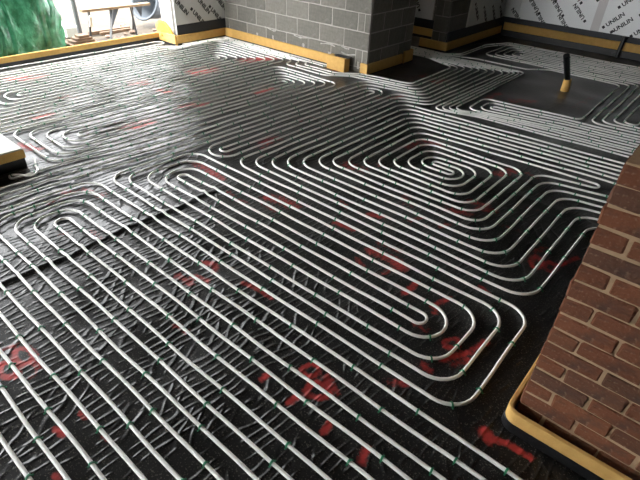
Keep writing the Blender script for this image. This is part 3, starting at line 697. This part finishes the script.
pipe('white heating pipe winding into the small tight spiral right of the middle', [(9, 45.4), (-23.75, 43.3), (-23.75, 29.5), (-9.65, 29.5), (-9.65, 40.5), (-5, 41.45), (-5, 42.3), (-21.8, 41.3), (-21.8, 31.3), (-11.4, 31.3), (-11.4, 39.3),
     (-19.9, 39.3), (-19.9, 33.1), (-13.3, 33.1), (-13.3, 37.3), (-18.1, 37.3), (-18.1, 34.9), (-14.8, 34.9), (-14.8, 35.7), (-17.2, 35.7), (-17.2, 36.5), (-14, 36.5), (-14, 34.0), (-18.95, 34.0), (-18.95, 38.3), (-12.3, 38.3), (-12.3, 32.2),
     (-20.85, 32.2), (-20.85, 40.2), (-10.5, 40.2), (-10.5, 30.45), (-22.8, 30.45), (-22.8, 42.3), (9, 44.3)], 1.35)
pipe('white heating pipe running from the lower left edge to the doorway, inner of the pair', [(OFF, 4.45), (-35.9, 4.45), B(-35, 12), B(-34.95, 23), (-34.6, 49.9)]+valley(4), 1.5)
pipe('white heating pipe running from the lower left edge to the doorway, outer of the pair', [(OFF, 3.5), (-36.9, 3.5), B(-36, 12), B(-35.95, 23), (-35.6, 50.8)]+valley(3), 1.5)
# middle nest: right ends k, left hooks
def rows(n, base, step): return [base+step*i for i in range(n)]
L2 = [-41.4, -40.4, -39.5, -38.6, -37.75, -36.75]; U2 = [-42.4, -43.4, -44.4, -45.4, -46.4, -47.4]; R2v = [43.1, 43.9, 44.7, 45.5, 46.4, 47.2]
pipe('white heating pipe winding through the middle nest, ending by the insulation box', [(-41.2, 12.7), (-39.9, 12.2), (-38.75, 11.9), (-38.3, 11.2), (-39.4, 10.6), (-39.75, 10.1), (-38.9, 9.8), B(-38.05, 13.5), B(-37.85, 23), (L2[4], R2v[4]), (U2[4], R2v[4]), B(U2[4], 14.4), B(L2[2], 14.4), (L2[2], R2v[2]), (U2[2], R2v[2]), B(U2[2], 16.4), B(L2[0], 16.4),
     (L2[0], R2v[0]), (U2[0], R2v[0]), B(U2[0], 17.5), B(U2[1], 17.5), (U2[1], R2v[1]), (L2[1], R2v[1]), B(L2[1], 15.4), B(U2[3], 15.4), (U2[3], R2v[3]), (L2[3], R2v[3]), B(L2[3], 13.45), B(U2[5], 13.45), (U2[5], R2v[5]), (L2[5], R2v[5]), B(L2[5], 23), B(-36.9, 10), (-37.9, 2.5), (OFF, 2.5)], 1.25)
# far nest by the block wall
L1 = rows(8, -55.4, .97); U1 = rows(8, -56.35, -.945); R1v = rows(8, 44.1, .88)
pipe('white heating pipe of the far nest beside the block wall, first winding', [(L1[7], -3), (L1[7], R1v[7]), (U1[7], R1v[7]), (U1[7], 13), (L1[3], 13), (L1[3], R1v[3]), (U1[3], R1v[3]), (U1[3], 17), (U1[0], 17), (U1[0], R1v[0]), (L1[0], R1v[0]), (L1[0], 16), (U1[4], 16), (U1[4], R1v[4]), (L1[4], R1v[4]), (L1[4], -3)], 1.15)
pipe('white heating pipe of the far nest beside the block wall, second winding', [(L1[5], -3), (L1[5], R1v[5]), (U1[5], R1v[5]), (U1[5], 15), (L1[1], 15), (L1[1], R1v[1]), (U1[1], R1v[1]), (U1[1], 18.2), (U1[2], 18.2), (U1[2], R1v[2]), (L1[2], R1v[2]), (L1[2], 14), (U1[6], 14), (U1[6], R1v[6]), (L1[6], R1v[6]), (L1[6], -3)], 1.15)
pipe('white heating pipe loop along the yellow edging by the outside opening', [(-68.75, -3), (-68.75, 43.1), (-66.9, 43.1), (-66.9, -3)], .8)
for i, lab in enumerate(['nearest', 'second from', 'third from']):
    pipe('white heating pipe hugging the block wall foot, %s the wall' % lab, [([-65.95, -64.95, -63.95][i], -3), ([-65.95, -64.95, -63.95][i], 41.2), ([-64.15, -63.8, -63.45][i], 43.6), ([-64.15, -63.8, -63.45][i], [51.65, 51.3, 50.95][i]), ([-45.9, -46.9, -47.9][i], [51.6, 51.25, 50.9][i]), ([-45.6, -46.6, -47.6][i], [50.4, 49.45, 48.5][i]), (-40.2, [50.6, 49.7, 48.8][i]), (-37.6, [52.7, 51.8, 50.95][i])]+valley(i), 1.5)
pipe('white heating pipe ending in a hairpin at the loose yellow insulation block', [(-64.85, 44.6), (-64.8, 52.6), (-42.9, 52.6), (-42.9, 51.75), (-48, 51.9), (-50, 52.05), (-64.45, 52.1), (-64.5, 44.8)], .45)
# greenish loops left of the bare rectangle, and the rows below it
GU = [-24.2, -23.65, -23.1, -22.5]; GV = [47.95, 48.45, 48.95, 49.45]; GE = [49.6, 50.2, 50.9, 51.7]
for i, nm in enumerate(['outermost', 'second', 'third', 'fourth']):
    pipe('white heating pipe turning left of the bare black rectangle, %s of the four' % nm, door(8+i)[::-1]+[(GU[i], GV[i]), (-19.5, [49.45, 49.95, 50.45, 50.9][i]), (-12, [49.85, 50.6, 51.35, 52.05][i]), (OFF, [51.0, 51.9, 52.7, 53.5][i])], .9)
pipe('white heating pipe framing the bare black rectangle with the pipe stub', [(OFF, 54.3), (-12, 52.8), (-21.5, 50.9), (-21.6, 55.8), (-11, 57.0), (-11.2, 74.7), (-20.5, 74.9), (-23, 72.4), (-30.3, 72.2), (-35.6, 70.5), (-42, 70.4)], 1.0)
pipe('white heating pipe hairpin below the bare rectangle, outer', [(OFF, 55.1), (-12, 53.5), (-20.6, 51.9), (-20.6, 54.9), (-12, 55.9), (OFF, 57.5)], 1.0)
pipe('white heating pipe hairpin below the bare rectangle, inner', [(OFF, 55.9), (-12, 54.3), (-19.7, 52.9), (-19.7, 53.9), (-12, 55.1), (OFF, 56.7)], .6)
FV = [75.7, 76.7, 77.7, 78.7, 79.7]
for i, nm in enumerate(['nearest the rectangle', 'second from the rectangle', 'third from the rectangle']):
    pipe('white heating pipe cornering right of the bare rectangle, %s' % nm, [(OFF, 58.6+.95*i), ([-10.1, -9.25, -8.35][i], 57.0+.95*i), ([-10.2, -9.3, -8.35][i], FV[i]), (-31+i, FV[i]), (-31+i, 84.7-i), (9, 84.7-i)], 1.1)
pipe('white heating pipe making a hairpin right of the bare rectangle', [(9, 81.7), (-28, 81.7), (-28, FV[3]), (-7.45, FV[3]), (-7.4, 59.8), (-6.0, 59.9), (-6.2, FV[4]), (-27, FV[4]), (-27, 80.7), (9, 80.7)], .8)
for k, v in enumerate([85.7, 86.7]):
    pipe('white heating pipe along the foot of the foil back wall, %s' % ['inner', 'outer'][k], [(9, v), (-31-k*.6, v), (-33-k*.6, v-5), (-33-k*.6, 72.6+.5*k), (-35.4, 70.8+.3*k), (-42, 70.75+.3*k)], 1.2)
place_clips()

# ------------------------------------------------------------------ insulation edging
def edging(label, pts, side, z0, z1, r=.05, foot=None, group=None, thick=.28):
    """yellow foam upstand along the path (its visible face), black membrane lapped up its foot"""
    P = densify(fillet(pts, r), 2.5); base = P[0]; Q = [p-base for p in P]
    root = tag(empty('edge_insulation', (base.x, base.y, 0)), label, 'insulation', group)
    mb = MB(); sweep_strip(mb, Q, 0, side*thick, -.02, z1); f = mb.build('foam_strip', M['foam'], root)
    f.data.polygons.foreach_set('use_smooth', [False]*len(f.data.polygons))
    if z0 > .05:
        mb = MB(); sweep_strip(mb, Q, -side*.05, 0, -.06, z0); mb.build('membrane_upstand', M['lap'], root)
    return root
edging('long bright yellow foam edging along the outside opening', [(-69.2, -26), (-69.2, 43.75)], 1, .6, 1.28)
edging('yellow foam edging at the foot of the short silver board wall', [(-65.05, 43.9), (-65.05, 53.05), ], 1, .3, 1.4, thick=.2)
edging('yellow foam edging at the foot of the grey block wall', [(-65.0, 53.02), (-42.9, 53.02)], 1, .24, 1.42)
edging('dark yellow foam edging round the block wall corner into the opening', [(-38.0, 53.05), (-36.85, 53.05), (-36.85, 61.5)], 1, .1, 1.35)
edging('short yellow foam block at the doorway end of the block wall', [(-36.75, 61.9), (-36.75, 64.2), (-39.0, 64.2)], 1, .1, 1.6, .1)
edging('yellow foam edging on the end of the dark side wall past the opening', [(-40.3, 71.7), (-35.75, 71.7), (-35.55, 71.9), (-35.55, 92.0)], 1, .35, 1.55, .3, thick=.22)
edging('dim yellow foam edging along the foil back wall', [(-35.3, 92.1), (42, 92.1)], 1, .95, 2.15)
edging('yellow foam edging across the end of the dark passage', [(-46.5, 78.6), (-40.6, 78.6)], 1, .4, 1.55)
edging('yellow foam edging bent round the foot of the red brick pier', [(-1.88, 22.4), (-1.88, 15.2), (7, 15.34)], 1, .44, 1.06, .55, thick=.20)
edging('lumpy orange yellow foam turned across at the white door frame', [(-69.2, 43.55), (-66.4, 43.5), (-65.1, 43.55)], 1, .3, 1.5)

def slab(mb, x0, x1, y0, y1, z0, z1, c=.06): return mb.box(x0, x1, y0, y1, z0, z1, c)
b = tag(empty('insulation_offcut', (-40.4, 52.4, 0)), 'loose yellow foam block against the block wall corner', 'insulation')
MB().box(-2.3, .75, -.6, .55, -.05, 1.72, .06).build('foam_block', M['foam'], b)
MB().box(-1.5, .95, -.15, .75, 1.70, 1.80, .03).build('torn_membrane', M['lap'], b)
b = tag(empty('insulation_box', (-41, 11, 0)), 'pale topped insulation box at the left edge of the floor', 'insulation')
MB().box(-5.8, .55, -6.5, .9, .75, 1.45, .05).build('foam_side', M['foam'], b)
MB().box(-5.75, .5, -6.45, .85, 1.44, 1.55, .03).build('facing', M['foamtop'], b)
MB().box(-5.7, .45, -6.4, .8, -.08, .76).build('membrane_upstand', M['lap'], b)
MB().box(-1.9, -1.6, -2.0, -.9, 1.54, 1.60, .02).build('black_scrap', M['lap'], b)
b = tag(empty('insulation_box', (-38.9, 8.2, 0)), 'small yellow foam piece low at the left edge in front of the box', 'insulation')
MB().box(-1.4, .2, -5.5, .75, .35, 1.2, .05).build('foam_side', M['foam'], b)
MB().box(-1.35, .1, -5.4, .7, -.08, .36).build('membrane_upstand', M['lap'], b)
# orange lump of foam at the door frame foot
mb = MB(); nu, nv = 12, 7; V = []
for j in range(nv):
    for i in range(nu):
        a = 2*math.pi*i/nu; t = j/(nv-1); r = (1.0-.55*t**2)*(1+.18*math.sin(3*a+4*t)+random.uniform(-.08, .08))
        V.append((2.1*r*math.cos(a), .30*r*math.sin(a), 2.1*t+random.uniform(-.04, .04)))
F = [(j*nu+i, j*nu+(i+1) % nu, (j+1)*nu+(i+1) % nu, (j+1)*nu+i) for j in range(nv-1) for i in range(nu)]+[tuple(range(nu))[::-1], tuple(range((nv-1)*nu, nv*nu))]
o = mb.add(V, F).build('foam_lump', mat('orange expanding foam', (.78, .40, .05), .85, noise=(10, .5, (.6, .28, .03)), bump=(40, .8)), None, (-68.2, 43.85, .9), smooth=True)
tag(o, 'ragged bright orange foam lump at the foot of the white door frame', 'foam')

# pipe stub on the bare rectangle
b = tag(empty('pipe_stub', (-15.9, 66.8, 0)), 'upright black pipe stub with a yellow insulated foot on the bare rectangle', 'pipe')
MB().bar((0, 0, 1.2), (-.55, -2.0, 4.55), .36, n=16, r1=.36).build('black_pipe', M['blackpipe'], b, smooth=False)
MB().bar((0, .1, -.05), (0, -.1, 1.5), .50, n=16, r1=.46).build('foam_sleeve', M['foam'], b)
b = tag(empty('cable_conduit', (-15.85, 91.7, 0)), 'black conduit rising in front of the foil back wall', 'pipe')
MB().bar((0, 0, -.05), (.1, .1, 3.1), .32, n=12).build('duct', M['blackpipe'], b)
MB().bar((-.9, .05, .25), (.45, .05, .9), .3, .3).build('bracket', M['blackpipe'], b)

# white door frame at the outside opening
b = tag(empty('door_frame', (-67.8, 44.25, 0)), 'white plastic door frame post beside the silver board wall', 'door frame')
MB().box(.35, 1.75, -.05, .9, 1.2, 24.9, .05).build('front_post', M['pvc'], b)
MB().box(-1.6, .15, .25, 1.1, 1.2, 24.9, .05).build('rear_post', M['pvc'], b)
MB().box(.15, .35, .15, .9, 1.2, 24.9).build('seal', M['steel'], b)

# ------------------------------------------------------------------ outside
mb = MB(); n = 44; V = []; F = []
for j in range(n+1):
    for i in range(n+1):
        u = -69.9-(i/n)**1.5*700; v = -150+j*(520/n); d = -69.9-u
        z = -.35+.25*math.sin(u*.31+v*.17)*min(1, d/6)+.18*math.sin(v*.53-u*.2)*min(1, d/6)+random.uniform(-.1, .1)*min(1, d/3)
        V.append((u, v, min(z, .1)))
for j in range(n):
    for i in range(n): a = j*(n+1)+i; F.append((a, a+1, a+n+2, a+n+1))
tag(mb.add(V, F).build('ground', M['sand'], smooth=True), 'bright sandy ground outside the opening', kind='structure')

# green plastic sheet bulging over a stack outside
mb = MB(); nu, nv = 72, 34; V = []
for j in range(nv+1):
    t = j/nv
    for i in range(nu):
        a = 2*math.pi*i/nu; e = math.cos(t*math.pi/2)**.62; h = 11.5*math.sin(t*math.pi/2)**.9
        f = 1+.05*math.sin(7*a+3*t)+.035*math.sin(13*a-9*t)+.03*math.sin(23*a+14*t)+.05*math.sin(4*a+8*t)
        f += .035*abs(math.sin(5*a+6.5*t))
        V.append((4.6*e*f*math.cos(a), 12.2*e*f*math.sin(a), h*(1+.03*math.sin(9*a))-.3))
F = [(j*nu+i, j*nu+(i+1) % nu, (j+1)*nu+(i+1) % nu, (j+1)*nu+i) for j in range(nv) for i in range(nu)]
g = tag(empty('plastic_sheeting', (-75.6, 19.4, 0)), 'crumpled green plastic sheeting over a heap outside at top left', 'sheeting')
mb.add(V, F).build('sheet', M['green'], g, smooth=True)
for k in range(7):          # raised folds
    a0 = random.uniform(-.9, 1.1); mbf = MB(); V = []; n = 14; amp = random.uniform(.3, .8)
    for i in range(n):
        t = .05+.85*i/(n-1); a = a0+amp*math.sin(t*3)*.3; e = math.cos(t*math.pi/2)**.62; h = 11.5*math.sin(t*math.pi/2)**.9-.3
        f = 1.04+.05*math.sin(7*a+3*t)+.05*math.sin(4*a+8*t)+.035*abs(math.sin(5*a+6.5*t)); da = .022
        for q, ff in ((a-da, f-.02), (a, f+.035), (a+da, f-.02)): V.append((4.6*e*ff*math.cos(q), 12.2*e*ff*math.sin(q), h))
    F = []
    for i in range(n-1): F += [(3*i, 3*i+1, 3*i+4, 3*i+3), (3*i+1, 3*i+2, 3*i+5, 3*i+4)]
    mbf.add(V, F).build('fold', M['green'], g, smooth=True)

# leaning site fence post with a brace on a concrete foot
b = tag(empty('fence_post', (-79.2, 36.2, 0)), 'grey steel fence post with a diagonal brace outside', 'post')
MB().bar((0, 0, -.3), (-.6, .3, 13), .34, n=10).build('post', M['steel'], b)
MB().bar((-3.6, -3.4, 3.0), (-.45, .2, 8.4), .2, n=8).build('brace', M['steel'], b)
b = tag(empty('concrete_foot', (-82.8, 36.0, 0)), 'pale concrete block lying behind the fence post', 'block')
MB().box(-3.0, 2.2, -1.3, .9, -.3, 1.2, .12).build('slab', M['concrete'], b)
b = tag(empty('timber_scraps', (-76.0, 34.6, 0)), 'dark timber offcuts stacked by the green sheeting', 'timber')
for k in range(4): MB().box(-1.4+.25*k, 1.1-.1*k, -2.0+.5*k, 2.0-.3*k, -.3+.33*k, .02+.33*k, .04).build('offcut', M['oldtimber'], b, rot=(0, 0, 0))
b2 = tag(empty('timber_scraps', (-79.9, 41.5, 0)), 'brown timber batten lying on rubble behind the trestle', 'timber')
MB().box(-.3, .3, -3.6, 3.4, -.2, .35, .04).box(.5, 1.0, -2.2, 3.0, -.2, .2, .04).build('batten', M['oldtimber'], b2)

# trestle table: planks on folding legs
t = tag(empty('trestle', (-75.0, 40.4, 0)), 'low plank trestle standing on the sand outside', 'trestle')
MB().bar((.2, -5.4, 4.35), (.6, 5.4, 4.35), .95, .34).build('plank', M['timber'], t)
MB().bar((-1.3, -1.6, 4.1), (-.8, 5.0, 4.1), .8, .3).build('plank', M['timber'], t)
sl = MB().bar((-1.5, -3.4, 4.2), (-3.0, -3.3, -.3), .3, .22).build('leg', M['steel'], t)
MB().bar((-1.35, -3.41, 3.2), (-1.95, -3.37, 1.7), .36, .28).build('striped_band', M['pvc'], sl)
MB().bar((.5, -.8, 4.2), (1.75, -2.7, -.3), .3, .22).build('leg', M['steel'], t)
MB().add([(.35, -1.2, 4.2), (.35, .3, 4.2), (1.15, -1.75, 1.8), (.55, -1.2, 4.2), (.55, .3, 4.2), (1.3, -1.7, 1.8)], [(0, 1, 2), (3, 5, 4), (0, 3, 4, 1), (1, 4, 5, 2), (2, 5, 3, 0)]).build('bracket', M['greyplastic'], t)
MB().bar((-.6, 2.9, 4.1), (-1.1, 3.5, -.3), .26, .2).build('leg', M['steel'], t)
MB().bar((-2.4, 4.3, 4.2), (-4.6, 5.0, -.3), .26, .2).build('leg', M['steel'], t)
MB().add([(-1.2, 3.8, 4.2), (-1.2, 5.3, 4.2), (-1.6, 5.0, 2.2), (-1.0, 3.8, 4.2), (-1.0, 5.3, 4.2), (-1.4, 5.0, 2.2)], [(0, 1, 2), (3, 5, 4), (0, 3, 4, 1), (1, 4, 5, 2), (2, 5, 3, 0)]).build('bracket', M['greyplastic'], t)

# tipped mixing tub
b = tag(empty('mixing_tub', (-80.5, 51.2, 0)), 'blue grey plastic tub tipped on its side beside the door frame', 'tub')
mb = MB(); prof = [(1.5, 0), (2.5, 3.4), (2.8, 3.45), (2.75, 3.6), (2.35, 3.5), (1.35, .2)]; n = 20
V = [(r*math.cos(2*math.pi*i/n), r*math.sin(2*math.pi*i/n), z) for r, z in prof for i in range(n)]
F = [(j*n+i, j*n+(i+1) % n, (j+1)*n+(i+1) % n, (j+1)*n+i) for j in range(5) for i in range(n)]+[tuple(range(n))[::-1], tuple(range(5*n, 6*n))]
mb.add(V, F).build('body', M['greyplastic'], b, (0, 0, 2.1), (1.15, 0, .3), smooth=True)
# loose stones along the edge
k = 0
SPOTS = [(-74.9, 39.6, .45), (-75.0, 40.9, .35), (-74.2, 42.2, .4), (-77.3, 42.6, .3), (-74.6, 44.4, .4), (-73.6, 45.3, .3), (-77.6, 44.0, .45), (-76.6, 47.5, .35), (-72.2, 39.0, .3), (-72.2, 43.0, .28), (-77.0, 39.4, .4), (-82.5, 45.2, .5), (-73.4, 36.0, .35), (-72.2, 46.9, .32)]
for u, v, r in SPOTS:
    mb = MB(); n1, n2 = 8, 5; V = []
    for j in range(n2+1):
        for i in range(n1):
            a = 2*math.pi*i/n1; t_ = math.pi*j/n2; q = r*(1+random.uniform(-.2, .2))
            V.append((q*math.sin(t_)*math.cos(a)*1.3, q*math.sin(t_)*math.sin(a), q*.6*math.cos(t_)))
    F = [(j*n1+i, j*n1+(i+1) % n1, (j+1)*n1+(i+1) % n1, (j+1)*n1+i) for j in range(n2) for i in range(n1)]
    tag(mb.add(V, F).build('stone', M['rubble'], None, (u, v, r*.3-.2)), 'brown stone lying on the sand by the trestle outside', 'stone', 'stones on the sand outside')
